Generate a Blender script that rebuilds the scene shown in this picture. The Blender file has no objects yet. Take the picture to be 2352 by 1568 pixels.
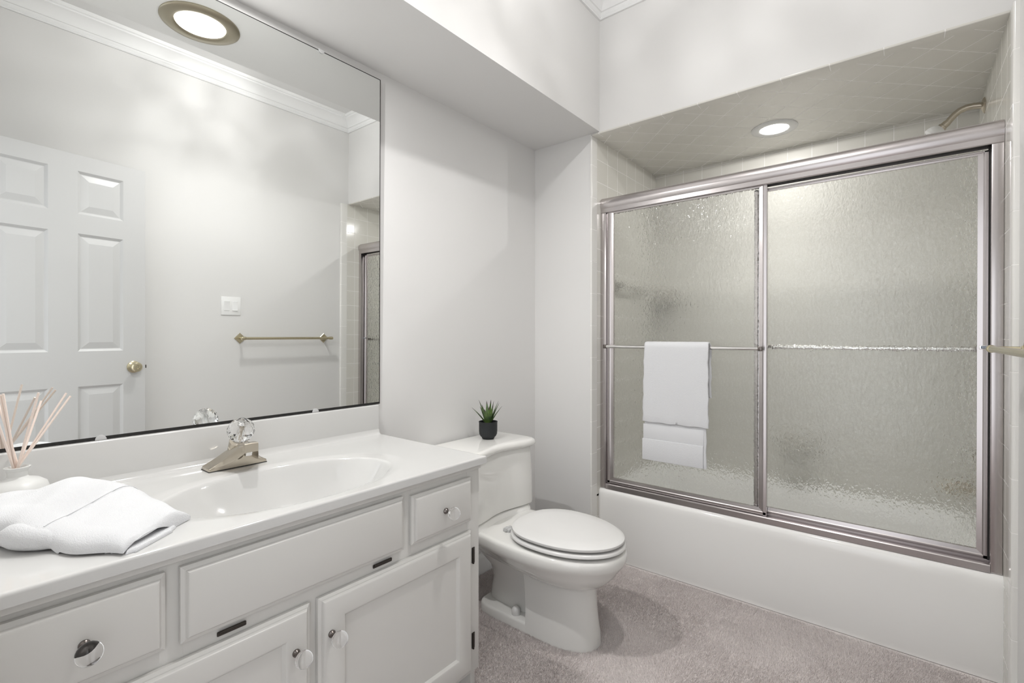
import bpy, bmesh, math, random
import numpy as np
from mathutils import Vector, Matrix
random.seed(7)
C = bpy.context.scene.collection
PI = math.pi
FL = -0.045          # top of the carpet backing
W = 1.887            # right wall
D = 2.2              # far wall plane
SX = 0.406           # soffit depth
SZ = 2.160           # soffit underside
AZ = 2.150           # shower ceiling
CZ = 2.83            # ceiling
XA, XB = 0.363, 1.873   # tiled faces of the shower
YB = 3.02            # shower back tile face

# ------------------------------------------------------------------ camera
cam = bpy.data.cameras.new('camera'); camo = bpy.data.objects.new('camera', cam); C.objects.link(camo)
camo.location = (1.6137, 0.0, 1.1199)
camo.rotation_euler = (math.radians(90 - 0.241), 0, math.radians(38.995))
cam.sensor_width = 36; cam.lens = 36 * 1112.3 / 2352
cam.shift_y = -7.86 / 2352
cam.clip_start = 0.01
bpy.context.scene.camera = camo

# ------------------------------------------------------------------ world, lamps, exposure
sc = bpy.context.scene
sc.view_settings.view_transform = 'Standard'; sc.view_settings.look = 'None'
sc.view_settings.gamma = 1; sc.view_settings.use_curve_mapping = False
sc.view_settings.exposure = 0.28
world = bpy.data.worlds.new('World'); sc.world = world; world.use_nodes = True
bg = world.node_tree.nodes['Background']
bg.inputs[0].default_value = (0.95, 0.97, 1.0, 1); bg.inputs[1].default_value = 1.45
P_VANITY, P_SHOWER, P_CEIL = 52.0, 28.0, 12.6
LAMP = (1.12, 1.2, 2.66)
V_DL = (0.245, 0.607, SZ)
S_DL = (1.11, 2.69, AZ)

def beam_lamp(name, loc, power, curve, size=.012, col=(1, .99, .98)):
    """downlight module; curve = relative intensity against the cosine from straight down (its photometric profile)"""
    l = bpy.data.lights.new(name, 'POINT'); l.energy = power; l.shadow_soft_size = size; l.color = col
    o = bpy.data.objects.new(name, l); o.location = loc; C.objects.link(o)
    l.use_nodes = True; n = l.node_tree; tc = n.nodes.new('ShaderNodeTexCoord'); sp = n.nodes.new('ShaderNodeSeparateXYZ'); n.links.new(tc.outputs['Normal'], sp.inputs[0])
    ng = n.nodes.new('ShaderNodeMath'); ng.operation = 'MULTIPLY'; ng.inputs[1].default_value = -1; n.links.new(sp.outputs[2], ng.inputs[0])
    cr = n.nodes.new('ShaderNodeValToRGB'); e = cr.color_ramp.elements; e[0].position = 0; e[0].color = (0, 0, 0, 1); e[1].position = 1; e[1].color = (*[curve[-1][1]] * 3, 1)
    for p, v in curve[:-1]: q = e.new(p); q.color = (v, v, v, 1)
    n.links.new(ng.outputs[0], cr.inputs[0]); n.links.new(cr.outputs[0], n.nodes['Emission'].inputs['Strength']); return o

# ------------------------------------------------------------------ materials
def nt(name):
    m = bpy.data.materials.new(name); m.use_nodes = True
    n = m.node_tree; b = n.nodes['Principled BSDF']; return m, n, b
def pbr(name, col, rough=.5, metal=0, coat=0, noise=0, nscale=30, bump=0, bscale=200, trans=0, ior=1.45, spec=.5, bdist=.001):
    m, n, b = nt(name)
    b.inputs['Base Color'].default_value = (*col, 1); b.inputs['Roughness'].default_value = rough
    b.inputs['Metallic'].default_value = metal; b.inputs['Coat Weight'].default_value = coat
    b.inputs['Transmission Weight'].default_value = trans; b.inputs['IOR'].default_value = ior
    b.inputs['Specular IOR Level'].default_value = spec
    tc = n.nodes.new('ShaderNodeTexCoord')
    if noise:
        t = n.nodes.new('ShaderNodeTexNoise'); t.inputs['Scale'].default_value = nscale; t.inputs['Detail'].default_value = 4
        n.links.new(tc.outputs['Object'], t.inputs['Vector'])
        mx = n.nodes.new('ShaderNodeMix'); mx.data_type = 'RGBA'
        mx.inputs[6].default_value = (*[c * (1 - noise) for c in col], 1)
        mx.inputs[7].default_value = (*[min(1, c * (1 + noise)) for c in col], 1)
        n.links.new(t.outputs['Fac'], mx.inputs[0]); n.links.new(mx.outputs[2], b.inputs['Base Color'])
    if bump:
        t = n.nodes.new('ShaderNodeTexNoise'); t.inputs['Scale'].default_value = bscale; t.inputs['Detail'].default_value = 3
        n.links.new(tc.outputs['Object'], t.inputs['Vector'])
        bp = n.nodes.new('ShaderNodeBump'); bp.inputs['Strength'].default_value = bump; bp.inputs['Distance'].default_value = bdist
        n.links.new(t.outputs['Fac'], bp.inputs['Height']); n.links.new(bp.outputs[0], b.inputs['Normal'])
    return m

def tile_mat(name, ax, sz, off=(0, 0), rot=0, sz2=None, grout=(.90, .885, .86), col=(.69, .675, .625)):
    """square glazed tiles; ax = two world axes used as the pattern plane"""
    m, n, b = nt(name)
    g = n.nodes.new('ShaderNodeNewGeometry'); s = n.nodes.new('ShaderNodeSeparateXYZ'); n.links.new(g.outputs['Position'], s.inputs[0])
    cb = n.nodes.new('ShaderNodeCombineXYZ')
    n.links.new(s.outputs['XYZ'.index(ax[0])], cb.inputs[0]); n.links.new(s.outputs['XYZ'.index(ax[1])], cb.inputs[1])
    mp = n.nodes.new('ShaderNodeMapping'); mp.inputs['Location'].default_value = (-off[0], -off[1], 0)
    n.links.new(cb.outputs[0], mp.inputs['Vector'])
    v = mp.outputs[0]
    if rot:
        m2 = n.nodes.new('ShaderNodeMapping'); m2.inputs['Rotation'].default_value = (0, 0, rot); n.links.new(v, m2.inputs['Vector']); v = m2.outputs[0]
    t = n.nodes.new('ShaderNodeTexBrick'); t.offset = 0; t.squash = 1
    t.inputs['Scale'].default_value = 1; t.inputs['Brick Width'].default_value = sz; t.inputs['Row Height'].default_value = sz2 or sz
    t.inputs['Mortar Size'].default_value = .0018; t.inputs['Mortar Smooth'].default_value = .3
    t.inputs['Color1'].default_value = (*col, 1); t.inputs['Color2'].default_value = (*[c * 1.015 for c in col], 1)
    t.inputs['Mortar'].default_value = (*grout, 1)
    n.links.new(v, t.inputs['Vector']); n.links.new(t.outputs['Color'], b.inputs['Base Color'])
    mr = n.nodes.new('ShaderNodeMapRange'); mr.inputs[3].default_value = .16; mr.inputs[4].default_value = .6
    n.links.new(t.outputs['Fac'], mr.inputs[0]); n.links.new(mr.outputs[0], b.inputs['Roughness'])
    bp = n.nodes.new('ShaderNodeBump'); bp.inputs['Strength'].default_value = .6; bp.inputs['Distance'].default_value = .0012; bp.invert = True
    n.links.new(t.outputs['Fac'], bp.inputs['Height'])
    ns = n.nodes.new('ShaderNodeTexNoise'); ns.inputs['Scale'].default_value = 9; n.links.new(g.outputs['Position'], ns.inputs['Vector'])
    b2 = n.nodes.new('ShaderNodeBump'); b2.inputs['Strength'].default_value = .15; b2.inputs['Distance'].default_value = .002
    n.links.new(ns.outputs['Fac'], b2.inputs['Height']); n.links.new(bp.outputs[0], b2.inputs['Normal']); n.links.new(b2.outputs[0], b.inputs['Normal'])
    return m

def emit(name, col, s):
    m, n, b = nt(name); b.inputs['Base Color'].default_value = (.9, .9, .9, 1)
    b.inputs['Emission Color'].default_value = (*col, 1); b.inputs['Emission Strength'].default_value = s; return m

M = {}
M['wall'] = pbr('wall_paint', (.735, .728, .717), .45, bump=.12, bscale=260, bdist=.0006)
M['ceil'] = pbr('ceiling_paint', (.78, .775, .765), .6, bump=.1, bscale=200)
M['trim'] = pbr('trim_paint', (.84, .84, .835), .3)
M['cab'] = pbr('cabinet_paint', (.67, .66, .635), .32, noise=.012, nscale=14, bump=.06, bscale=60)
M['door'] = pbr('door_paint', (.60, .60, .598), .35)
M['marble'] = pbr('cultured_marble', (.64, .637, .625), .12, coat=.5, noise=.02, nscale=9)
M['china'] = pbr('vitreous_china', (.78, .772, .745), .07, coat=.4)
M['seat'] = pbr('seat_plastic', (.72, .713, .70), .2)
M['tub'] = pbr('tub_enamel', (.90, .893, .872), .09, coat=.4)
M['alu'] = pbr('polished_aluminium', (.585, .55, .55), .26, metal=1, bump=.03, bscale=30)
M['chrome'] = pbr('chrome', (.85, .84, .83), .05, metal=1)
M['nickel'] = pbr('brushed_nickel', (.55, .50, .42), .26, metal=1)
M['brass'] = pbr('satin_brass', (.60, .54, .38), .25, metal=1)
M['black'] = pbr('black_edges_gap_shade', (.015, .014, .013), .6)
M['hinge'] = pbr('dark_hinge', (.055, .048, .042), .4, metal=.6)
M['towel'] = pbr('white_terry', (.735, .74, .755), .95, bump=.9, bscale=520, bdist=.0016, spec=.1)
M['towelband'] = pbr('white_terry_band', (.72, .725, .74), .8, bump=.3, bscale=900, bdist=.0006, spec=.2)
M['pot'] = pbr('matte_black_pot', (.018, .020, .022), .65)
M['soil'] = pbr('dark_soil', (.03, .022, .016), .95, bump=.6, bscale=300)
M['reed'] = pbr('pink_reed', (.84, .72, .65), .7)
M['plastic'] = pbr('white_plastic', (.85, .85, .84), .3)
M['glass'] = pbr('crystal', (1, 1, 1), .0, trans=1, ior=1.49)
M['frost'] = pbr('milky_glass', (.86, .86, .84), .35, trans=.25, ior=1.45)
M['clip'] = pbr('clear_clip', (.75, .75, .75), .12, trans=.3)
M['mirror'] = pbr('mirror_silver', (.93, .945, .935), .0, metal=1)
M['label'] = pbr('blue_label', (.05, .08, .14), .3)
M['labelink'] = pbr('label_lettering', (.6, .66, .72), .4)

# aloe leaf: green with dark tips
m, n, b = nt('aloe_leaf'); tc = n.nodes.new('ShaderNodeTexCoord'); ns = n.nodes.new('ShaderNodeTexNoise'); ns.inputs['Scale'].default_value = 45
n.links.new(tc.outputs['Object'], ns.inputs['Vector']); cr = n.nodes.new('ShaderNodeValToRGB')
cr.color_ramp.elements[0].color = (.012, .035, .012, 1); cr.color_ramp.elements[1].color = (.10, .17, .035, 1)
cr.color_ramp.elements[0].position = .3; cr.color_ramp.elements[1].position = .7
n.links.new(ns.outputs['Fac'], cr.inputs[0]); n.links.new(cr.outputs[0], b.inputs['Base Color']); b.inputs['Roughness'].default_value = .45; M['leaf'] = m
M['leaftip'] = pbr('aloe_tip', (.05, .03, .03), .5)

# hammered / rain shower glass
m, n, b = nt('rain_glass')
b.inputs['Base Color'].default_value = (.955, .965, .95, 1); b.inputs['Transmission Weight'].default_value = 1; b.inputs['IOR'].default_value = 1.45
b.inputs['Roughness'].default_value = .06
tc = n.nodes.new('ShaderNodeTexCoord'); mp = n.nodes.new('ShaderNodeMapping'); mp.inputs['Scale'].default_value = (1, 1, .62)
n.links.new(tc.outputs['Object'], mp.inputs['Vector'])
t1 = n.nodes.new('ShaderNodeTexNoise'); t1.inputs['Scale'].default_value = 95; t1.inputs['Detail'].default_value = 1.5; t1.inputs['Distortion'].default_value = .6
n.links.new(mp.outputs[0], t1.inputs['Vector'])
bp = n.nodes.new('ShaderNodeBump'); bp.inputs['Strength'].default_value = 1; bp.inputs['Distance'].default_value = .0028
n.links.new(t1.outputs['Fac'], bp.inputs['Height']); n.links.new(bp.outputs[0], b.inputs['Normal']); M['rain'] = m

# carpet
def carpet_mat(name, k=1.0):
    m, n, b = nt(name); g = n.nodes.new('ShaderNodeNewGeometry')
    a = n.nodes.new('ShaderNodeTexNoise'); a.inputs['Scale'].default_value = 420; a.inputs['Detail'].default_value = 2
    c = n.nodes.new('ShaderNodeTexNoise'); c.inputs['Scale'].default_value = 5; c.inputs['Detail'].default_value = 3
    for q in (a, c): n.links.new(g.outputs['Position'], q.inputs['Vector'])
    r1 = n.nodes.new('ShaderNodeValToRGB'); r1.color_ramp.elements[0].position = .3; r1.color_ramp.elements[1].position = .72
    r1.color_ramp.elements[0].color = (.55 * k, .505 * k, .49 * k, 1); r1.color_ramp.elements[1].color = (.92 * k, .86 * k, .84 * k, 1)
    n.links.new(a.outputs['Fac'], r1.inputs[0])
    mx = n.nodes.new('ShaderNodeMix'); mx.data_type = 'RGBA'; mx.blend_type = 'MULTIPLY'; mx.inputs[0].default_value = 1
    r2 = n.nodes.new('ShaderNodeValToRGB'); r2.color_ramp.elements[0].position = .35; r2.color_ramp.elements[1].position = .65
    r2.color_ramp.elements[0].color = (.9, .89, .89, 1); r2.color_ramp.elements[1].color = (1, 1, 1, 1)
    n.links.new(c.outputs['Fac'], r2.inputs[0]); n.links.new(r1.outputs[0], mx.inputs[6]); n.links.new(r2.outputs[0], mx.inputs[7])
    n.links.new(mx.outputs[2], b.inputs['Base Color']); b.inputs['Roughness'].default_value = .95; b.inputs['Specular IOR Level'].default_value = .1
    b.inputs['Sheen Weight'].default_value = .15
    return m
M['carpet'] = carpet_mat('carpet_backing', 1.0); M['pile'] = carpet_mat('carpet_fibre', 1.05)

T_SIDE = tile_mat('wall_tile_side', 'YZ', .1170, (2.251, 1.2261 - .117 * 20))
T_BACK = tile_mat('wall_tile_back', 'XZ', .1145, (.427, 1.22 - .1145 * 20))
T_CEIL = tile_mat('ceiling_tile', 'XY', .1150, (.55, 2.467), rot=PI / 4)
T_BULL = tile_mat('bullnose_tile', 'YZ', 1.0, (1.7, 1.0085 - .1655 * 20), sz2=.1655, col=(.78, .77, .74))
T_BULLC = tile_mat('bullnose_tile_ceiling', 'XY', .1645, (1.5544 - .1645 * 20, 1.5), sz2=1.0)

# ------------------------------------------------------------------ helpers
def sharp(bm, ang=38):
    bm.normal_update()
    a = math.radians(ang)
    for f in bm.faces: f.smooth = True
    for e in bm.edges:
        if len(e.link_faces) == 2 and e.link_faces[0].normal.length > 0 and e.link_faces[1].normal.length > 0:
            e.smooth = e.calc_face_angle(0) < a
def wloc(o):
    v = Vector((0, 0, 0))
    while o is not None: v = v + o.location; o = o.parent
    return v
def obj(name, bm, m, parent=None, ang=38, recalc=True, label=None):
    if recalc: bmesh.ops.recalc_face_normals(bm, faces=bm.faces[:])
    sharp(bm, ang)
    me = bpy.data.meshes.new(name)
    if parent is not None: bmesh.ops.translate(bm, vec=-wloc(parent), verts=bm.verts[:])
    bm.to_mesh(me); bm.free()
    me.materials.append(m)
    o = bpy.data.objects.new(name, me); C.objects.link(o); o.parent = parent
    if label: o['label'] = label
    return o
def thing(name, label, cat, loc=(0, 0, 0), group=None):
    o = bpy.data.objects.new(name, None); o.empty_display_size = .05; C.objects.link(o); o.location = loc
    o['label'] = label; o['category'] = cat
    if group: o['group'] = group
    return o
def tag(o, label, cat, group=None):
    o['label'] = label; o['category'] = cat
    if group: o['group'] = group
    return o
def struct(name, bm, m, parent=None, **k):
    o = obj(name, bm, m, parent, **k)
    if parent is None: o['kind'] = 'structure'
    return o
def B(): return bmesh.new()
def box(bm, a, b, bev=0, seg=2, edges=None):
    (x0, y0, z0), (x1, y1, z1) = a, b
    vs = [bm.verts.new(p) for p in ((x0, y0, z0), (x1, y0, z0), (x1, y1, z0), (x0, y1, z0), (x0, y0, z1), (x1, y0, z1), (x1, y1, z1), (x0, y1, z1))]
    fs = [bm.faces.new([vs[i] for i in q]) for q in ((3, 2, 1, 0), (4, 5, 6, 7), (0, 1, 5, 4), (1, 2, 6, 5), (2, 3, 7, 6), (3, 0, 4, 7))]
    if bev:
        es = {e for f in fs for e in f.edges}
        if edges: es = [e for e in es if edges((e.verts[0].co + e.verts[1].co) / 2)]
        bmesh.ops.bevel(bm, geom=list(es), offset=bev, segments=seg, affect='EDGES', profile=.5)
    return bm
def ring_loft(bm, rings, cap=True, closed=True):
    """rings: list of lists of 3-D points of equal length"""
    R = [[bm.verts.new(p) for p in r] for r in rings]; n = len(R[0])
    for a, b in zip(R, R[1:]):
        for i in range(n if closed else n - 1):
            j = (i + 1) % n; bm.faces.new((a[i], a[j], b[j], b[i]))
    if cap: bm.faces.new(R[0][::-1]); bm.faces.new(R[-1])
    return R
def frame_of(d):
    d = Vector(d).normalized(); a = Vector((0, 0, 1)) if abs(d.z) < .9 else Vector((1, 0, 0))
    u = d.cross(a).normalized(); return u, d.cross(u).normalized(), d
def lathe(bm, prof, origin, axis=(0, 0, 1), n=40):
    """prof: (r, h) from start to end along the axis"""
    u, v, d = frame_of(axis); o = Vector(origin); R = []
    for r, h in prof:
        if r < 1e-6: R.append([bm.verts.new(o + d * h)])
        else: R.append([bm.verts.new(o + d * h + (u * math.cos(2 * PI * i / n) + v * math.sin(2 * PI * i / n)) * r) for i in range(n)])
    for a, b in zip(R, R[1:]):
        for i in range(n):
            j = (i + 1) % n
            if len(a) == 1 and len(b) == 1: continue
            if len(a) == 1: bm.faces.new((a[0], b[j], b[i]))
            elif len(b) == 1: bm.faces.new((a[i], a[j], b[0]))
            else: bm.faces.new((a[i], a[j], b[j], b[i]))
    return bm
def tube(bm, pts, r, n=16, cap=True):
    pts = [Vector(p) for p in pts]; rr = r if isinstance(r, (list, tuple)) else [r] * len(pts)
    rings = []; u = None
    for i, p in enumerate(pts):
        t = (pts[min(i + 1, len(pts) - 1)] - pts[max(i - 1, 0)]).normalized()
        if u is None: u, v, _ = frame_of(t)
        else:
            u = (u - t * u.dot(t)).normalized()
        v = t.cross(u)
        rings.append([p + (u * math.cos(2 * PI * k / n) + v * math.sin(2 * PI * k / n)) * rr[i] for k in range(n)])
    ring_loft(bm, rings, cap); return bm
def sweep(bm, prof, path, closed=False):
    """prof: (out, up) in section; path: list of (point, outdir) ; up is z"""
    rings = []
    for p, o in path:
        rings.append([Vector(p) + Vector(o) * a + Vector((0, 0, c)) for a, c in prof])
    R = [[bm.verts.new(q) for q in r] for r in rings]
    n = len(prof)
    for a, b in zip(R, R[1:]):
        for i in range(n):
            j = (i + 1) % n; bm.faces.new((a[i], a[j], b[j], b[i]))
    if not closed: bm.faces.new(R[0][::-1]); bm.faces.new(R[-1])
    return bm
def prism(bm, pts, axis, a, b, bev=0, seg=2):
    """extrude a 2-D outline between a and b along axis ('x','y','z')"""
    def P(p, t): return {'x': (t, p[0], p[1]), 'y': (p[0], t, p[1]), 'z': (p[0], p[1], t)}[axis]
    R = ring_loft(bm, [[P(p, a) for p in pts], [P(p, b) for p in pts]])
    if bev:
        es = [e for e in bm.edges if e.verts[0] in R[1] and e.verts[1] in R[1] or e.verts[0] in R[0] and e.verts[1] in R[0]]
        bmesh.ops.bevel(bm, geom=es, offset=bev, segments=seg, affect='EDGES', profile=.5)
    return bm

# ================================================================== SETTING
bm = B(); box(bm, (0, -1.2, FL - .05), (W, D + .1, FL)); struct('floor', bm, M['carpet'])
bm = B(); box(bm, (-.1, -.12, FL), (0, D, CZ)); struct('wall_left', bm, M['wall'])
bm = B(); box(bm, (-.1, D, FL), (.357, YB + .1, CZ)); box(bm, (.357, D, AZ + .006), (W, YB + .1, CZ))
struct('wall_back', bm, M['wall'])
bm = B(); box(bm, (W, -.12, FL), (W + .1, YB + .1, CZ)); struct('wall_right', bm, M['wall'])
# wall with the doorway the photograph was taken from
bm = B(); box(bm, (0, -.14, FL), (.93, -.02, CZ)); box(bm, (.93, -.14, 2.07), (1.70, -.02, CZ)); box(bm, (1.70, -.14, FL), (W, -.02, CZ))
struct('wall_front', bm, M['wall'])
bm = B(); box(bm, (.91, -.155, FL), (.93, -.005, 2.09), .003); box(bm, (1.70, -.155, FL), (1.72, -.005, 2.09), .003); box(bm, (.93, -.155, 2.07), (1.70, -.005, 2.09), .003)
struct('trim_1', bm, M['trim'])
bm = B(); box(bm, (-.1, -.14, CZ), (W + .1, D + .1, CZ + .05)); struct('ceiling', bm, M['ceil'])
# boxed-in soffit above the vanity
bm = B(); box(bm, (0, -.02, SZ), (SX, D, CZ)); o = struct('ceiling_soffit', bm, M['wall'])
# shower tile shells
bm = B(); box(bm, (.357, D + .051, .28), (XA, YB, AZ)); struct('wall_shower_left', bm, T_SIDE)
bm = B(); box(bm, (XB, D - .017, FL), (W, YB, AZ)); struct('wall_shower_right', bm, T_SIDE)
bm = B(); box(bm, (.357, YB, .28), (W, YB + .05, AZ + .006)); struct('wall_shower_back', bm, T_BACK)
bm = B(); box(bm, (XA, D + .045, AZ), (XB, YB, AZ + .006)); struct('ceiling_shower', bm, T_CEIL)
# bullnose edging
bm = B(); box(bm, (.355, D - .004, FL), (XA + .0008, D + .0505, AZ), .004, 3, lambda c: c.x > .36 and c.y < D + .01 or (c.y < D and c.x > .36)); struct('trim_2', bm, T_BULL)
bm = B(); box(bm, (.357, D + .051, FL), (XA, D + .075, .29)); struct('trim_3', bm, T_SIDE)
bm = B(); box(bm, (XB - .0008, D - .07, FL), (W, D - .0175, AZ - .002), .006, 3, lambda c: c.x < XB + .001 and c.y < D - .06); struct('trim_4', bm, T_BULL)
bm = B(); box(bm, (XA + .001, D - .004, AZ - .002), (XB, D + .0445, AZ + .006), .004, 3, lambda c: c.y < D and c.z < AZ); struct('trim_5', bm, T_BULLC)

# crown moulding: profile (out from the wall, up)
cp = [(0, 0), (.010, .000), (.014, .006), (.010, .014), (.016, .022), (.018, .028), (.024, .030), (.030, .045), (.045, .066), (.062, .078), (.070, .082), (.070, .090), (.078, .094), (.078, .112), (0, .112)]
def crown(name, path):
    bm = B(); sweep(bm, cp, path); struct(name, bm, M['trim'], ang=25)
zc = 2.7185
crown('trim_6', [((SX, -.02, zc), (1, 1, 0)), ((SX, D, zc), (1, -1, 0)), ((W, D, zc), (-1, -1, 0)), ((W, -.02, zc), (-1, 1, 0)), ((SX, -.02, zc), (1, 1, 0))])
# baseboards
bp_ = [(0, 0), (.014, 0), (.014, .075), (.011, .084), (.006, .092), (.004, .1), (0, .1)]
bm = B(); sweep(bm, bp_, [((0, 1.14, FL), (1, 0, 0)), ((0, D, FL), (1, -1, 0)), ((.354, D, FL), (0, -1, 0))]); struct('baseboard_back', bm, M['trim'], ang=25)
bm = B(); sweep(bm, bp_, [((W, -.005, FL), (-1, 0, 0)), ((W, D - .071, FL), (-1, 0, 0))]); struct('baseboard_right', bm, M['trim'], ang=25)

# carpet pile (uncountable)
def pile():
    rng = np.random.default_rng(3)
    x0, x1, y0, y1 = .0, W - .016, .55, D + .065
    nb = int((x1 - x0) * (y1 - y0) * 150000)
    x = rng.uniform(x0, x1, nb); y = rng.uniform(y0, y1, nb)
    k = ~((x < .57) & (y < 1.12)) & ~((x < .015)) & ~((y > D - .015) & (x < .37)) & ~((x > XB - .001)) 
    k &= ~((x > .24) & (x < .70) & (abs(y - 1.605) < .075))
    x = x[k]; y = y[k]; nb = len(x)
    ph = np.sin(x * 7 + 2 * np.sin(y * 5)) + np.sin(y * 9 + 1.5 * np.sin(x * 6 + 1))
    lean = .004 + .0015 * ph; ang = .8 * ph + 1.0
    tx = x + np.cos(ang) * lean + rng.normal(0, .0025, nb); ty = y + np.sin(ang) * lean + rng.normal(0, .0025, nb)
    h = rng.uniform(.006, .010, nb); a = rng.uniform(0, 2 * PI, nb); w = .0011
    co = np.empty((nb, 3, 3), dtype=np.float32)
    co[:, 0] = np.stack([x - np.cos(a) * w, y - np.sin(a) * w, np.full(nb, FL - .001)], 1)
    co[:, 1] = np.stack([x + np.cos(a) * w, y + np.sin(a) * w, np.full(nb, FL - .001)], 1)
    co[:, 2] = np.stack([tx, ty, FL + h], 1)
    me = bpy.data.meshes.new('carpet_pile')
    me.vertices.add(nb * 3); me.vertices.foreach_set('co', co.ravel())
    me.loops.add(nb * 3); me.loops.foreach_set('vertex_index', np.arange(nb * 3, dtype=np.int32))
    me.polygons.add(nb); me.polygons.foreach_set('loop_start', np.arange(0, nb * 3, 3, dtype=np.int32))
    me.update(); me.validate(); me.materials.append(M['pile'])
    o = bpy.data.objects.new('carpet_pile', me); C.objects.link(o)
    o['kind'] = 'stuff'; o['label'] = 'pinkish grey cut pile carpet covering the bathroom floor'; o['category'] = 'carpet'
pile()

# ================================================================== LIGHT FITTINGS
def downlight(name, loc, ro, ri, label, metal, power, curve):
    t = thing(name, label, 'light', loc)
    bm = B(); lathe(bm, [(ro, 0), (ro, -.003), (ro - .004, -.006), (ri + .012, -.008), (ri + .004, -.007), (ri, -.004), (ri - .002, 0)], loc, n=64)
    obj('trim_ring', bm, metal, t)
    bm = B(); lathe(bm, [(ri - .001, -.001), (ri - .001, -.0045), (ri * .93, -.0045), (ri * .92, -.0055), (ri * .87, -.0055), (ri * .86, -.0065), (0, -.0065)], loc, n=64)
    obj('lens', bm, M['lens'], t)
    l = beam_lamp('downlight_lamp', (loc[0], loc[1], loc[2] - .019), power, curve); return t
M['lens'] = emit('lit_lens', (1, .985, .96), 4.0)
downlight('recessed_downlight', V_DL, .115, .073, 'recessed downlight with bronze trim ring in the soffit above the sink', pbr('bronze_trim', (.42, .38, .29), .3, metal=1), P_VANITY, [(.02, .04), (.40, .22), (.62, .44), (.80, .62), (.87, .86), (.94, .46), (1, .40)])
downlight('recessed_downlight', S_DL, .103, .064, 'recessed downlight with white trim ring in the tiled shower ceiling', pbr('white_trim', (.72, .72, .71), .3), P_SHOWER, [(.02, .10), (.5, .22), (.80, .38), (.95, .85), (1, 1)])
# ceiling fixture over the middle of the room (out of frame); its cut glass scatters light unevenly on the upper walls
t = thing('ceiling_lamp', 'flush cut glass ceiling lamp over the middle of the bathroom', 'light', (LAMP[0], LAMP[1], CZ))
bm = B(); lathe(bm, [(0, CZ), (.13, CZ), (.13, CZ - .02), (.12, CZ - .03), (0, CZ - .03)], (LAMP[0], LAMP[1], 0), n=48); obj('canopy', bm, M['brass'], t)
bm = B(); lathe(bm, [(.11, 0), (.115, -.03), (.11, -.06), (.1, -.062), (.1, -.004)], (LAMP[0], LAMP[1], CZ - .03), n=24)
obj('glass_ring', bm, M['glass'], t, ang=5)
pl = bpy.data.lights.new('ceiling_lamp_bulb', 'POINT'); pl.energy = P_CEIL; pl.shadow_soft_size = .035; pl.color = (1, .99, .98)
po = bpy.data.objects.new('ceiling_lamp_bulb', pl); po.location = LAMP; C.objects.link(po)
pl.use_nodes = True; n = pl.node_tree; em = n.nodes['Emission']
tc = n.nodes.new('ShaderNodeTexCoord'); ns = n.nodes.new('ShaderNodeTexNoise'); ns.inputs['Scale'].default_value = 3.2; ns.inputs['Detail'].default_value = 2.0
n.links.new(tc.outputs['Normal'], ns.inputs['Vector'])
mr = n.nodes.new('ShaderNodeMapRange'); mr.inputs[1].default_value = .35; mr.inputs[2].default_value = .65; mr.inputs[3].default_value = .60; mr.inputs[4].default_value = 1.15
n.links.new(ns.outputs['Fac'], mr.inputs[0])
sp = n.nodes.new('ShaderNodeSeparateXYZ'); n.links.new(tc.outputs['Normal'], sp.inputs[0])
up = n.nodes.new('ShaderNodeMapRange'); up.inputs[1].default_value = -.75; up.inputs[2].default_value = -.45; up.inputs[3].default_value = 0; up.inputs[4].default_value = 1
n.links.new(sp.outputs[2], up.inputs[0])
mxl = n.nodes.new('ShaderNodeMix'); mxl.inputs[2].default_value = 3.0
n.links.new(up.outputs[0], mxl.inputs[0]); n.links.new(mr.outputs[0], mxl.inputs[3]); n.links.new(mxl.outputs[0], em.inputs['Strength'])

# ================================================================== VANITY
vt = thing('vanity_cabinet', 'white painted vanity cabinet with three drawer fronts and two doors', 'cabinet', (.28, .57, FL))
CB = .062   # bottom of the face frame
bm = B()
box(bm, (.002, 1.115, FL), (.54, 1.135, .7175), .001)           # right end panel
box(bm, (.002, -.018, FL), (.54, 0, .7175))
box(bm, (.002, 0, CB), (.54, 1.115, CB + .018))
box(bm, (.002, 0, CB), (.012, 1.115, .7))
obj('carcass', bm, M['cab'], vt)
bm = B()
FX0, FX1 = .54, .558
for y0, y1 in ((-.018, .06), (.28, .318), (.82, .862), (1.082, 1.135)): box(bm, (FX0, y0, CB + .03 if y0 in (.28, .82) else CB), (FX1, y1, .7175), .0012)
box(bm, (FX0, .045, .676), (FX1 - .0004, 1.1, .7175)); box(bm, (FX0, .045, .508), (FX1 - .0004, 1.1, .55)); box(bm, (FX0, .045, CB), (FX1 - .0004, 1.1, CB + .035))
box(bm, (FX0, .55, CB), (FX1 - .0006, .60, .52)); obj('face_frame', bm, M['cab'], vt)
bm = B(); box(bm, (.47, -.018, FL), (.488, 1.115, CB)); obj('toe_kick', bm, M['cab'], vt)
bm = B(); box(bm, (.558, 0, .7), (.566, 1.137, .7175), .002); obj('top_moulding', bm, M['cab'], vt)
def stepped(bm, y0, y1, z0, z1, x0=.5585, th=.019, panel=None):
    """raised front with a stepped ogee edge"""
    prof = [(0, 0), (0, th * .45), (.006, th * .62), (.008, th * .62), (.0095, th * .82), (.0115, th * .93), (.015, th)]
    rings = []
    for i, h in prof: rings.append([(x0 + h, y0 + i, z0 + i), (x0 + h, y1 - i, z0 + i), (x0 + h, y1 - i, z1 - i), (x0 + h, y0 + i, z1 - i)])
    if panel:
        py0, py1, pz0, pz1, dp = panel
        for i, h in ((-.004, th), (0, th - .0015), (.006, th - dp), (.012, th - dp)):
            rings.append([(x0 + h, py0 + i, pz0 + i), (x0 + h, py1 - i, pz0 + i), (x0 + h, py1 - i, pz1 - i), (x0 + h, py0 + i, pz1 - i)])
    ring_loft(bm, rings); return bm
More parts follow.
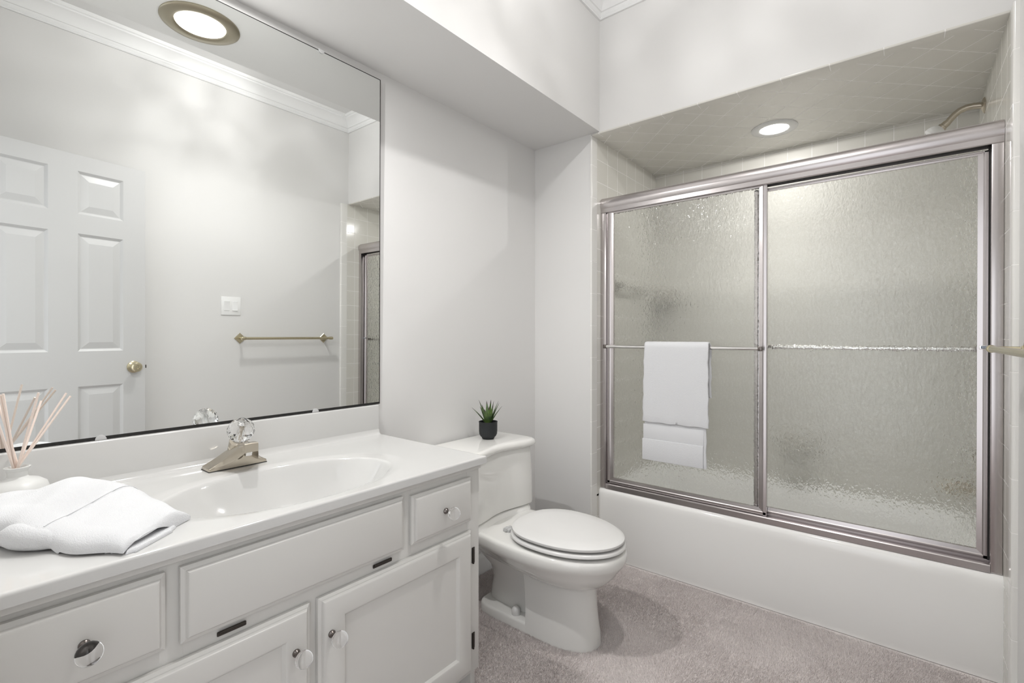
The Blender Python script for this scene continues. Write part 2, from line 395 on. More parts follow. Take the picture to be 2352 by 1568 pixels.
def knob(parent, y, z, x=.5775, r=.0185):
    bm = B(); lathe(bm, [(0, -.001), (.0085, -.001), (.0085, .003), (.006, .006), (.0045, .009), (.0045, .014), (.0075, .018), (.0075, .0195), (0, .0195)], (x, y, z), (1, 0, 0), 24)
    k = obj('knob', bm, M['hinge2'], parent, label='dark metal knob stem')
    bm = B(); pr = []
    for i in range(0, 13):
        a = PI * i / 12; pr.append((r * math.sin(a), .017 + r - r * math.cos(a) if False else .0175 + r * .95 - r * .95 * math.cos(a)))
    lathe(bm, pr, (x, y, z), (1, 0, 0), 20)
    obj('crystal_ball', bm, M['glass'], k, ang=30, label='clear crystal ball knob'); return k
M['hinge2'] = pbr('gunmetal', (.18, .16, .15), .25, metal=1)
bm = B(); stepped(bm, .055, .287, .548, .689); d1 = obj('drawer_front', bm, M['cab'], vt, 25); knob(d1, .173, .617)
bm = B(); stepped(bm, .311, .828, .545, .689); obj('false_drawer_front', bm, M['cab'], vt, 25)
bm = B(); stepped(bm, .855, 1.090, .547, .682); d2 = obj('drawer_front', bm, M['cab'], vt, 25); knob(d2, .973, .611)
bm = B(); stepped(bm, .583, 1.090, .076, .515, panel=(.647, 1.030, .140, .455, .009)); d3 = obj('door', bm, M['cab'], vt, 25); knob(d3, .611, .426)
bm = B(); stepped(bm, .055, .563, .076, .515, panel=(.119, .505, .140, .455, .009)); d4 = obj('door', bm, M['cab'], vt, 25); knob(d4, .526, .424)
for y0, y1 in ((.375, .430), (.737, .795)):
    bm = B(); box(bm, (.5575, y0, .5245), (.5615, y1, .5335), .0018, 2); tube(bm, [(.5625, y0 + .003, .5325), (.5625, y1 - .003, .5325)], .0028, 10)
    obj('hinge', bm, M['hinge'], vt, label='dark hinge bar below the false drawer front')
for dd, y in ((d3, 1.106), (d4, .042)):
    for z0 in (.404, .135):
        bm = B(); box(bm, (.5575, y - .004, z0), (.5605, y + .009, z0 + .05), .0018, 2); tube(bm, [(.562, y, z0), (.562, y, z0 + .05)], .0032, 10)
        obj('hinge', bm, M['hinge'], dd, label='dark door hinge')

# ---- countertop with the moulded basin
TZ = .74; TX1 = .584; TY0, TY1 = -.018, 1.144
BC = (.355, .622)
def top_h(x, y):
    d = 0.0
    # shallow outer dish
    u = (x - BC[0]) / .206; v = (y - BC[1]) / .345; r = math.sqrt(u * u + v * v)
    if r < 1: t = min(1, (1 - r) / .22); d += .0045 * t * t * (3 - 2 * t)
    # scalloped bowl
    a = math.atan2(v, u)
    u = (x - BC[0] - .006) / .187; v = (y - BC[1]) / .292; r = math.sqrt(u * u + v * v)
    if r < 1:
        t = 1 - r; t = t * t / (t + .035) * 1.03; d += .125 * (1 - (1 - min(1, t / .62)) ** 2.4)
        d += .006 * max(0, min(1, t / .4))
    # cove up to the splash
    cove = 0
    if x < .038: cove = .018 * (1 - math.sqrt(max(0, 1 - ((.038 - x) / .018) ** 2))) if x > .02 else .018
    return TZ - d + cove
ct = thing('countertop', 'off-white cultured marble vanity top with an oval moulded basin', 'countertop', (.3, .57, TZ - .022))
bm = B(); nx, ny = 150, 290
xs = [.02 + (TX1 - .006 - .02) * i / nx for i in range(nx + 1)]; ys = [TY0 + (TY1 - .006 - TY0) * j / ny for j in range(ny + 1)]
ex = [(.0025, .0004), (.0045, .0018), (.0057, .0038), (.006, .006)]
xs2 = [(x, 0) for x in xs] + [(TX1 - .006 + a, c) for a, c in ex] + [(TX1, .0225)] ; ys2 = [(y, 0) for y in ys] + [(TY1 - .006 + a, c) for a, c in ex] + [(TY1, .0225)]
G = []
for x, cx in xs2:
    row = []
    for y, cy in ys2:
        z = top_h(min(x, TX1 - .006), min(y, TY1 - .006)) - max(cx, cy); row.append(bm.verts.new((x, y, z)))
    G.append(row)
for i in range(len(xs2) - 1):
    for j in range(len(ys2) - 1): bm.faces.new((G[i][j], G[i + 1][j], G[i + 1][j + 1], G[i][j + 1]))
# underside rim
box(bm, (.545, TY0, TZ - .0222), (TX1 - .0006, TY1 - .0006, TZ - .0215)); box(bm, (.02, 1.10, TZ - .0222), (.55, TY1 - .0006, TZ - .0215))
o = obj('top_slab', bm, M['marble'], ct, ang=60, recalc=False)
bm = B(); box(bm, (.0006, TY0, TZ - .022), (.02, TY1, .852), .004, 3, lambda c: c.x > .015 and c.z > .85 or (c.y > TY1 - .001 and c.x > .015) or (c.y > TY1 - .001 and c.z > .85)); obj('backsplash', bm, M['marble'], ct, ang=60)
bm = B(); lathe(bm, [(0, .002), (.012, .002), (.014, .0045), (.021, .005), (.0225, .003), (.0225, -.004), (0, -.004)], (BC[0], BC[1], top_h(*BC) + .001)); obj('drain', bm, M['chrome'], ct)

# ---- faucet
FX, FY = .088, .592
ft = thing('faucet', 'brushed nickel single handle faucet with crystal knob behind the basin', 'faucet', (FX, FY, TZ - .0005))
zb = TZ - .0003
bm = B(); box(bm, (FX - .0290, FY - .0790, zb - .001), (FX + .0300, FY + .0790, zb + .0025), .0008); obj('gasket', bm, M['black'], ft)
# one cast body: the wings sweep up and forward into the spout
def sm(t): t = max(0, min(1, t)); return t * t * (3 - 2 * t)
def lin(x, T): return sum(lin0(x + k * .0022, T) for k in (-2, -1, 0, 1, 2)) / 5 if x > .0185 else lin0(x, T)
def lin0(x, T):
    for (a, fa), (b_, fb) in zip(T, T[1:]):
        if x <= b_: return fa + (fb - fa) * max(0, x - a) / (b_ - a)
    return T[-1][1]
bm = B(); R = []
for dy in [-.0785, -.077] + [-.075 + .0025 * i for i in range(23)] + [-.0186, -.018, 0, .018, .0186] + [.020 + .0025 * i for i in range(23)] + [.077, .0785]:
    q = abs(dy); e = .004 if q > .077 else 0
    f = lin(q, [(0, 1), (.0185, 1), (.030, .66), (.046, .20), (.062, 0), (.1, 0)])
    xf = .1165 + .0835 * f - e; zt = zb + lin(q, [(0, .082), (.0185, .081), (.030, .060), (.046, .032), (.062, .017), (.078, .009)])
    zl = zb + lin(q, [(0, .057), (.0185, .0565), (.030, .034), (.046, .0175), (.062, .011), (.078, .0065)]); bt = zb + lin(q, [(0, .050), (.0115, .046), (.043, .027), (.078, .010)])
    R.append([(.0605 + e, FY + dy, zb + .0025), (.0605 + e, FY + dy, bt - .003), (.064 + e, FY + dy, bt), (xf - .004 - .02 * f, FY + dy, zt - .001 + .001 * f), (xf - .0015, FY + dy, zt), (xf, FY + dy, zt - .0015), (xf, FY + dy, zl), (.1175 - e + (xf - .1175) * .55 * f, FY + dy, zl - .002 * f), (.1170 - e, FY + dy, zl - .003 * f - .0005), (.1170 - e, FY + dy, zb + .0025)])
ring_loft(bm, R); obj('spout_body', bm, M['nickel'], ft, ang=24)
bm = B(); lathe(bm, [(.0, .0), (.0125, 0), (.0125, -.006), (.0105, -.0065), (.0105, -.012), (0, -.012)], (.178, FY, zb + .057)); obj('aerator', bm, M['chrome'], ft)
KA = Vector((.50, -.03, .87)).normalized(); KO = (.100, FY - .001, zb + .043)
bm = B(); lathe(bm, [(.0245, -.012), (.0240, .018), (.0222, .020), (.0222, .022), (.0240, .024), (.0240, .040), (.020, .045), (0, .045)], KO, KA); obj('collar', bm, M['nickel'], ft)
KC = Vector(KO) + KA * .078
bm = B(); KR = .036; rings = []; uu, vv_, _ = frame_of(KA)
for i, (a, ph) in enumerate(((.42, 0), (.80, 1), (1.18, 0), (1.57, 1), (1.95, 0), (2.32, 1), (2.68, 0))):
    rings.append([bm.verts.new(KC - KA * KR * math.cos(a) + (uu * math.cos(2 * PI * (k + ph * .5) / 12) + vv_ * math.sin(2 * PI * (k + ph * .5) / 12)) * KR * math.sin(a)) for k in range(12)])
for i in range(len(rings) - 1):
    A, Bq = rings[i], rings[i + 1]
    for k in range(12):
        j = (k + 1) % 12
        if i % 2 == 0: bm.faces.new((A[k], A[j], Bq[k])); bm.faces.new((A[j], Bq[j], Bq[k]))
        else: bm.faces.new((A[k], Bq[j], Bq[k])); bm.faces.new((A[k], A[j], Bq[j]))
bm.faces.new(rings[0][::-1]); bm.faces.new(rings[-1])
kn = obj('handle', bm, M['glass'], ft, ang=5, label='clear faceted crystal knob handle')
bm = B(); lathe(bm, [(0, .046), (.006, .046), (.006, .088), (.009, .092), (.009, .098), (.005, .101), (0, .101)], KO, KA, n=16); obj('handle_core', bm, pbr('core_chrome', (.8, .8, .8), .15, metal=1), kn)

# ---- mirror
mt = thing('vanity_mirror', 'large frameless wall mirror above the vanity backsplash', 'mirror', (0, .57, .8535))
def lean(bm):      # the glass leans forward very slightly off the wall
    for v in bm.verts: v.co.x += (v.co.z - .8535) * .0061
    return bm
bm = B(); box(bm, (.0012, -.016, .8612), (.0055, 1.1535, 2.1225)); lean(bm); obj('mirror_pane', bm, M['mirror'], mt)
bm = B()
box(bm, (.0006, -.018, .8535), (.0060, 1.1565, .8611)); box(bm, (.0006, -.018, 2.1226), (.0060, 1.1565, 2.125)); box(bm, (.0006, 1.1536, .8535), (.0060, 1.1565, 2.125))
lean(bm); obj('mirror_edge', bm, M['black'], mt, label='blackened mirror edge')
for y, z in ((.302, .8575), (.887, .8575), (.907, 2.1235), (.30, 2.1235)):
    bm = B(); s = 1 if z < 1 else -1
    pts = [(y + .012 * math.cos(a), z - .005 * s + .013 * s * math.sin(a)) for a in [PI * i / 10 for i in range(11)]]
    prism(bm, pts, 'x', .0062, .0095, .0008); lean(bm); obj('mirror_clip', bm, M['clip'], mt, label='small clear plastic clip')

# ---- reed diffuser
VX, VY = .118, .1402
rt = thing('reed_diffuser', 'milky glass bottle of pale pink scent reeds behind the folded towel', 'diffuser', (VX, VY, TZ))
bm = B(); lathe(bm, [(0, .001), (.040, .001), (.048, .006), (.052, .02), (.052, .045), (.048, .058), (.036, .067), (.020, .072), (.0165, .076), (.0165, .087), (.0205, .092), (.0215, .096), (.0185, .0965), (.0125, .090), (.0125, .074), (.03, .064), (.046, .045), (.046, .012), (.03, .006), (0, .006)], (VX, VY, TZ), n=48); obj('bottle', bm, M['frost'], rt)
tips = [(.095, .2234, .987), (.100, .230, .980), (.137, .172, .9955), (.052, .186, .969), (.125, .119, .997), (.121, .115, .995), (.075, .113, .985), (.16, .10, .98)]
for i, tp in enumerate(tips):
    bx, by = VX + random.uniform(-.006, .006), VY + random.uniform(-.006, .006)
    dirv = Vector(tp) - Vector((bx, by, TZ + .085)); st = Vector((bx, by, TZ + .085)) - dirv.normalized() * .04
    bm = B(); tube(bm, [st, tp], .0022, 8); obj('reed', bm, M['reed'], rt)

# ---- towels
def cloth_slab(bm, P, nu, nv, top, bot):
    """closed padded sheet: P(u,v)->(x,y); top/bot(u,v)->z"""
    A = [[bm.verts.new((*P(i / nu, j / nv), top(i / nu, j / nv))) for j in range(nv + 1)] for i in range(nu + 1)]
    Bt = [[bm.verts.new((*P(i / nu, j / nv), bot(i / nu, j / nv))) for j in range(nv + 1)] for i in range(nu + 1)]
    for i in range(nu):
        for j in range(nv):
            bm.faces.new((A[i][j], A[i + 1][j], A[i + 1][j + 1], A[i][j + 1])); bm.faces.new((Bt[i][j], Bt[i][j + 1], Bt[i + 1][j + 1], Bt[i + 1][j]))
    for i in range(nu):
        bm.faces.new((A[i][0], Bt[i][0], Bt[i + 1][0], A[i + 1][0])); bm.faces.new((A[i][nv], A[i + 1][nv], Bt[i + 1][nv], Bt[i][nv]))
    for j in range(nv):
        bm.faces.new((A[0][j], A[0][j + 1], Bt[0][j + 1], Bt[0][j])); bm.faces.new((A[nu][j], Bt[nu][j], Bt[nu][j + 1], A[nu][j + 1]))
tw = thing('folded_towel', 'loosely folded white terry towel lying on the vanity top left of the basin', 'towel', (.35, .2, TZ))
E0 = Vector((.464, .360)); E1 = Vector((.566, .226)); AX = Vector((-.86, -.51)).normalized(); EN = (E1 - E0).normalized(); TLN = .40
def lerp(x, T):
    for (a, fa), (b_, fb) in zip(T, T[1:]):
        if x <= b_: t = max(0, (x - a) / (b_ - a)); t = t * t * (3 - 2 * t); return fa + (fb - fa) * t
    return T[-1][1]
def towP(u, v, L=TLN, e=0.0):
    a = E0 + (E1 - E0) * v + AX * (u * L + e)
    side = -.070 * (1 - v) * lerp(u, [(0, 0), (.45, 1), (.62, .85), (1, -.1)]) + .012 * v * math.sin(min(1, u * 4) * PI / 2)
    p = a + EN * (side + .004 * math.sin(u * 23 + v * 3)); return (p.x, p.y)
def rnd(t, k=.08):
    q = min(t, 1 - t) / k
    return math.sqrt(max(0, 1 - (1 - min(1, q)) ** 2))
HT = [(0, .027), (.12, .036), (.30, .043), (.40, .050), (.56, .074), (.70, .072), (.84, .060), (1, .046)]
def utop(u, v):
    H = lerp(u, HT) + (.0022 if u > .40 + .05 * (1 - v) else 0)
    H += .004 * math.sin(v * 7 + u * 9) * math.sin(u * 11 + 1) + .003 * math.sin(u * 19 + v * 5) * u
    hv = .88 + .12 * math.sin(min(1, v * 1.3) * PI) - .10 * max(0, v - .5)
    if u < .25: hv += .05 * math.sin(v * PI) * (1 - u / .25)
    b = lerp(u, [(0, 0), (.30, 0), (.42, .026), (1, .030)]) * sm((v - .55) / .4)
    e = min(v / .30, (1 - v) / .20); rv = math.sqrt(max(0, 1 - (1 - min(1, e)) ** 2))
    return TZ + max(b + .006, b + .006 + (H * hv - b - .006) * (.08 + .92 * rv) * (.55 + .45 * rnd(min(u, .5), .025)))
def ubot(u, v):
    arch = .015 * math.sin(max(0, min(1, (v - .30) / .68)) * PI) ** .8 * max(0, 1 - u / .22)
    b = lerp(u, [(0, 0), (.30, 0), (.42, .024), (1, .028)]) * sm((v - .70) / .28)
    return TZ + .0008 + max(arch, b) + (.0035 if v > .30 else 0) * (1 if u < .3 else 0)
bm = B(); cloth_slab(bm, towP, 90, 60, utop, ubot); obj('upper_fold', bm, M['towel'], tw, ang=80)
bm = B(); cloth_slab(bm, lambda u, v: towP(u, v * .55 + .36, .05, -.012), 40, 24, lambda u, v: TZ + .0010 + .0062 * rnd(v, .07) * (.3 + .7 * rnd(u, .05)), lambda u, v: TZ + .0004)
obj('lower_fold', bm, M['towel'], tw, ang=80)
bm = B(); pts = []
for i in range(31):
    v = .05 + .90 * i / 30; u = .40 + .05 * (1 - v) + .004; x, y = towP(u, v); pts.append((x, y, utop(u, v) + .0001))
tube(bm, pts, .0011, 6); obj('hem', bm, M['towelband'], tw, ang=80)
bm = B()
for u0, u1, rmax, off in ((.33, .66, .0225, .004), (.62, .98, .0260, .006)):
    pts = []; rr_ = []
    for i in range(17):
        t = i / 16; u = u0 + (u1 - u0) * t; x, y = towP(u, 1.0); rad = rmax * (max(0.02, math.sin(t * PI)) ** .42) * (1 + .05 * math.sin(t * 14))
        pts.append((x + EN.x * (off - .014), y + EN.y * (off - .014), TZ + .0012 + rad)); rr_.append(rad)
    tube(bm, pts, rr_, 24)
obj('side_fold', bm, M['towel'], tw, ang=80)

# ================================================================== TOILET
YC = 1.605
tt = thing('toilet', 'low profile off-white toilet with closed lid between vanity and bathtub', 'toilet', (.45, YC, FL))
def rim_outline(x0, x1, hw, n=64, back_r=.05, inset=0, pw=2.0):
    """egg outline: straight-ish back, elliptical front; returns list (x,y)"""
    xm = x0 + (x1 - x0) * .44; pts = []
    for i in range(n):
        t = 2 * PI * i / n; c, s = math.cos(t), math.sin(t)
        if c >= 0: x = xm + (x1 - xm) * c; y = hw * s
        else:
            k = 2.7; x = xm - (xm - x0) * abs(c) ** (2 / k); y = hw * math.copysign(abs(s) ** (2 / k), s)
            y *= 1 - .14 * abs(c) ** 2
        pts.append((x, YC + y))
    return pts
def rg(pts, z): return [(x, y, z) for x, y in pts]
def tl(x0, x1, hw, k=2.4, n=64, nose=1.0):
    xm = (x0 + x1) / 2; pts = []
    for i in range(n):
        t = 2 * PI * i / n; c, s = math.cos(t), math.sin(t)
        kk = k if c < 0 else k * .85
        pts.append((xm + (x1 - xm) * math.copysign(abs(c) ** (2 / kk), c), YC + hw * math.copysign(abs(s) ** (2 / kk), s)))
    return pts
WT = [(.03, .150), (.12, .158), (.22, .168), (.30, .182), (.40, .196), (.50, .199)]
def full(x0, x1, ws=1.0, ins=0.0, n=40):
    up_ = []
    for i in range(n + 1):
        t = i / n; x = x0 + (x1 - x0) * (.5 - .5 * math.cos(t * PI))
        k = .03 + (x - x0) / (x1 - x0) * .797     # position on the reference outline
        if k > .5: w = .199 * max(0, 1 - ((k - .5) / .327) ** 2.15) ** (1 / 2.05)
        else: w = lerp(k, WT)
        w = w * ws - ins; c = min(1, (x - x0) / .035); w *= math.sqrt(max(0, 1 - (1 - c) ** 2)) if c < 1 else 1
        up_.append((x, max(w, 0)))
    return [(x, YC + w) for x, w in up_[:-1]] + [(up_[-1][0], YC)] + [(x, YC - w) for x, w in up_[-2:0:-1]]
bm = B()
R = [rg(full(.05, .805, 1, .022), .3265), rg(full(.04, .817, 1, .010), .3262), rg(full(.032, .825, 1, .003), .322), rg(full(.03, .829, 1, 0), .312), rg(full(.03, .829, 1, 0), .292), rg(full(.034, .823, 1, .004), .279),
     rg(full(.06, .812, .93, .004), .266), rg(full(.12, .798, .85, 0), .246), rg(full(.20, .778, .74, 0), .220), rg(full(.28, .748, .60, 0), .194), rg(full(.36, .716, .46, 0), .178)]
ring_loft(bm, R)
# pedestal front block: square at the back, elliptical nose
def blk(x0, x1, hw, n=14):
    xm = x0 + (x1 - x0) * .30; a = [(x0, YC - hw), (xm, YC - hw)]
    for i in range(1, 2 * n):
        t = -PI / 2 + PI * i / (2 * n); a.append((xm + (x1 - xm) * abs(math.cos(t)) ** .80, YC + hw * math.sin(t)))
    return a + [(xm, YC + hw), (x0, YC + hw)]
R = [rg(blk(.44, .714, .090), .200), rg(blk(.45, .714, .090), .15), rg(blk(.455, .716, .092), .10), rg(blk(.46, .722, .096), .04), rg(blk(.462, .729, .101), .0), rg(blk(.462, .731, .103), FL + .001)]
ring_loft(bm, R)
# rear trapway column (hourglass) up to the deck
R = [rg(tl(.05, .36, .145, 4), .300), rg(tl(.06, .42, .142, 4), .285), rg(tl(.08, .46, .130, 3.2), .26), rg(tl(.11, .50, .118, 3), .23), rg(tl(.16, .52, .090, 2.8), .19), rg(tl(.21, .53, .064, 2.6), .14), rg(tl(.225, .53, .050, 2.6), .09), rg(tl(.215, .53, .045, 2.6), .05), rg(tl(.205, .53, .046, 2.6), .0), rg(tl(.20, .53, .05, 2.6), FL + .001)]
ring_loft(bm, R)
# foot flange
R = [rg(tl(.195, .60, .103, 5), FL + .001), rg(tl(.195, .60, .102, 5), -.016), rg(tl(.199, .60, .099, 5), -.008), rg(tl(.206, .60, .093, 5), -.005)]
ring_loft(bm, R)
obj('bowl', bm, M['china'], tt, ang=50)
# tank: outline with concave front
def tank_out(xb, xf, hw, dip, cr=.035, n=24):
    pts = []
    pts += [(xb, YC - hw + .004), (xb, YC + hw - .004)]
    for i in range(7): # far front corner
        a = PI / 2 * (1 - i / 6); pts.append((xf - cr + cr * math.cos(a), YC + hw - cr + cr * math.sin(a)))
    for i in range(1, n):
        s = i / n; y = (hw - cr) * (1 - 2 * s); pts.append((xf - dip * math.cos(y / (hw - cr) * PI / 2) ** 2, YC + y))
    for i in range(7):
        a = -PI / 2 * i / 6; pts.append((xf - cr + cr * math.cos(a), YC - hw + cr + cr * math.sin(a)))
    return pts
bm = B()
ring_loft(bm, [rg(tank_out(.03, .290, .190, .022), .318), rg(tank_out(.03, .280, .200, .022), .330), rg(tank_out(.03, .266, .207, .022), .3465)])
ring_loft(bm, [rg(tank_out(.022, .268, .212, .024), .3475), rg(tank_out(.020, .276, .219, .024), .353), rg(tank_out(.020, .277, .220, .024), .37), rg(tank_out(.020, .274, .219, .026), .50), rg(tank_out(.020, .266, .217, .028), .612)])
obj('tank', bm, M['china'], tt, ang=45)
bm = B()
ring_loft(bm, [rg(tank_out(.016, .276, .240, .030, .05), .6125), rg(tank_out(.014, .283, .247, .030, .055), .619), rg(tank_out(.013, .284, .249, .030, .055), .628), rg(tank_out(.015, .280, .245, .030, .055), .638), rg(tank_out(.022, .270, .235, .030, .05), .6435), rg(tank_out(.035, .258, .222, .028, .05), .6455)])
obj('tank_lid', bm, M['china'], tt, ang=50)
# seat ring and lid
def seat_o(i): return rim_outline(.372 + i, .824 - i, .182 - i)
bm = B()
ring_loft(bm, [rg(seat_o(.014), .3345), rg(seat_o(.004), .3352), rg(seat_o(-.002), .339), rg(seat_o(-.002), .346), rg(seat_o(.003), .3505), rg(seat_o(.012), .3512), rg(seat_o(.03), .3512)])
obj('seat', bm, M['seat'], tt, ang=50)
bm = B()
ring_loft(bm, [rg(seat_o(.03), .3580), rg(seat_o(.014), .3582), rg(seat_o(.004), .3595), rg(seat_o(.002), .362), rg(seat_o(.003), .369), rg(seat_o(.009), .3725), rg(seat_o(.018), .375), rg(seat_o(.06), .3765)])
obj('seat_lid', bm, M['seat'], tt, ang=50)
for x, y in ((.46, .13), (.68, .12)):
    for s in (-1, 1):
        bm = B(); box(bm, (x - .012, YC + s * y - .008, .3262), (x + .012, YC + s * y + .008, .3360), .001); box(bm, (x - .012, YC + s * y - .008, .3508), (x + .012, YC + s * y + .008, .3590), .001); obj('seat_bumper', bm, M['seat'], tt)
for s in (-1, 1):
    bm = B(); box(bm, (.345, YC + s * .085 - .014, .317), (.380, YC + s * .085 + .014, .340), .005, 3); tube(bm, [(.362, YC + s * .085 - .018, .336), (.362, YC + s * .085 + .018, .336)], .008, 14)
    obj('seat_hinge', bm, M['clip'], tt)
    bm = B(); lathe(bm, [(0, 0), (.0175, 0), (.0175, .014), (.0155, .025), (.009, .032), (0, .034)], (.395, YC + s * .074, -.0065)); obj('bolt_cap', bm, M['seat'], tt)
# ---- plant on the tank
PX, PY, PZ = .118, 1.672, .6465
pp = thing('potted_aloe', 'small green artificial aloe in a black pot on the toilet tank', 'plant', (PX, PY, PZ))
bm = B(); lathe(bm, [(0, 0), (.026, 0), (.029, .003), (.0285, .006), (.036, .012), (.041, .022), (.0425, .035), (.0425, .074), (.0435, .076), (.0435, .079), (.040, .079), (.039, .07), (.0385, .066), (0, .066)], (PX, PY, PZ), n=48); pot = obj('pot', bm, M['pot'], pp)
bm = B(); lathe(bm, [(0, .069), (.03, .069), (.038, .066), (.038, .0665)], (PX, PY, PZ), n=24); obj('soil', bm, M['soil'], pot)
def leaf(az, tilt, L, w, bend):
    bm = B(); rings = []; n_ = 14
    d = Vector((math.cos(az), math.sin(az), 0)); sd = Vector((-math.sin(az), math.cos(az), 0)); p = Vector((PX, PY, PZ + .066)) + d * .006; a = tilt
    for i in range(n_ + 1):
        t = i / n_; ww = w * (1 - t) ** .8 * (1 + .35 * math.sin(t * PI)) + .0004
        dirv = d * math.sin(a) + Vector((0, 0, 1)) * math.cos(a); nn = dirv.cross(sd)
        rings.append([p + sd * ww, p + sd * ww * .55 - nn * ww * .28, p - nn * ww * .38, p - sd * ww * .55 - nn * ww * .28, p - sd * ww, p - sd * ww * .5 + nn * ww * .18, p + nn * ww * .10, p + sd * ww * .5 + nn * ww * .18])
        p = p + dirv * L / n_; a += bend / n_
    ring_loft(bm, rings)
    o = obj('leaf', bm, M['leaf'], pp, ang=60); o.data.materials.append(M['leaftip'])
    nf = len(o.data.polygons)
    for f in o.data.polygons:
        if f.center.z + PZ > PZ and False: pass
    for k, f in enumerate(o.data.polygons):
        if k < nf - 2 and k // 8 >= n_ - 2: f.material_index = 1
# azimuth 218 deg points from the pot towards the picture's left, 38 to the right, 308 to the camera
for az, ti, L, w, be in ((220, .62, .105, .0105, .25), (235, .22, .105, .0110, .18), (200, .30, .118, .0100, .12), (90, .08, .112, .0105, .10), (40, .30, .115, .0105, .16), (30, .52, .105, .0100, .20), (60, .42, .108, .009, .1), (320, .32, .088, .0125, -.1), (285, .35, .080, .0125, .1), (260, .25, .10, .011, .15), (345, .30, .10, .011, .15), (140, .35, .11, .010, .1), (180, .45, .09, .009, .2), (10, .20, .112, .010, .05)):
    leaf(math.radians(az), ti, L, w, be)

# ================================================================== BATHTUB
AY = 2.272; RZ = .318
bt = thing('bathtub', 'off-white enamelled alcove bathtub with a plain apron', 'bathtub', (1.1, 2.65, FL))
bm = B()
prof = [(AY + .012, FL + .002), (AY + .004, FL + .05), (AY + .001, .15), (AY, .27), (AY + .001, RZ - .022), (AY + .005, RZ - .010), (AY + .013, RZ - .002), (AY + .025, RZ), (AY + .09, RZ)]
R = [[(x, y, z) for y, z in prof] for x in (XA - .004, XA + .3, XB - .3, XB + .004)]
ring_loft(bm, R, cap=False, closed=False)
def rr(x0, x1, y0, y1, r, z, n=8):
    pts = []
    for cx, cy, a0 in ((x1 - r, y1 - r, 0), (x0 + r, y1 - r, PI / 2), (x0 + r, y0 + r, PI), (x1 - r, y0 + r, 1.5 * PI)):
        for i in range(n + 1):
            a = a0 + PI / 2 * i / n; pts.append((cx + r * math.cos(a), cy + r * math.sin(a), z))
    return pts
ya, yb = AY + .0895, YB + .004; xa, xb = XA - .004, XB + .004
ring_loft(bm, [rr(xa, xb, ya, yb, .001, RZ), rr(xa + .05, xb - .05, ya + .002, yb - .045, .10, RZ), rr(xa + .06, xb - .06, ya + .008, yb - .052, .10, RZ - .008), rr(xa + .08, xb - .07, ya + .02, yb - .065, .11, RZ - .10), rr(xa + .14, xb - .09, ya + .045, yb - .09, .12, RZ - .27), rr(xa + .20, xb - .14, ya + .09, yb - .13, .10, RZ - .30)], cap=False)
v = [bm.verts.new(p) for p in rr(xa + .20, xb - .14, ya + .09, yb - .13, .10, RZ - .30)]; bm.faces.new(v)
box(bm, (XA + .01, AY + .03, FL + .001), (XB - .01, AY + .05, RZ - .02))
obj('tub_shell', bm, M['tub'], bt, ang=50, recalc=False)
bm = B(); lathe(bm, [(0, 0), (.035, 0), (.037, -.004), (.033, -.009), (.0, -.012)], (1.795, 2.66, .19), (1, 0, .12)); obj('overflow_plate', bm, M['chrome'], bt)

# ================================================================== SHOWER ENCLOSURE
et = thing('shower_enclosure', 'sliding shower enclosure with polished aluminium frame on the bathtub rim', 'shower enclosure', (1.1, 2.31, RZ))
HX0, HX1 = XA + .0006, XB - .0006
# header rail: rounded nose profile
def rail_x(bm, prof, x0, x1): ring_loft(bm, [[(x0, y, z) for y, z in prof], [(x1, y, z) for y, z in prof]])
bm = B()
hp = [(2.345, 1.768), (2.345, 1.846), (2.300, 1.846), (2.298, 1.842), (2.290, 1.838)] + [(2.290 - .0075 * math.sin(PI * i / 12) ** .8, 1.838 - .048 * i / 12) for i in range(1, 12)] + [(2.290, 1.790), (2.290, 1.771), (2.292, 1.768), (2.296, 1.768), (2.296, 1.776), (2.342, 1.776), (2.342, 1.768)]
rail_x(bm, hp, HX0, HX1); obj('header_rail', bm, M['alu'], et, ang=30)
bm = B(); box(bm, (HX0 + .002, 2.2965, 1.7738), (HX1 - .002, 2.3415, 1.7758)); box(bm, (HX1 - .0345, 2.3215, RZ + .03), (HX1 - .0304, 2.3415, 1.7735)); obj('track_gap_shade', bm, M['black'], et)  # black strips paint in the shade inside the header track and jamb gap
for x0, x1 in ((HX0, HX0 + .031), (HX1 - .030, HX1)):
    bm = B(); box(bm, (x0, 2.290, RZ + .0005), (x1, 2.345, 1.7675), .002, 2)
    obj('wall_jamb', bm, M['alu'], et, ang=30)
bm = B()
sp_ = [(2.286, RZ + .0005), (2.286, RZ + .024), (2.289, RZ + .027), (2.297, RZ + .028), (2.299, RZ + .020), (2.318, RZ + .022), (2.3185, RZ + .033), (2.3215, RZ + .033), (2.322, RZ + .022), (2.341, RZ + .022), (2.341, RZ + .045), (2.345, RZ + .045), (2.350, RZ + .0005)]
rail_x(bm, sp_, HX0 + .0315, HX1 - .0305); obj('bottom_track', bm, M['alu'], et, ang=30)
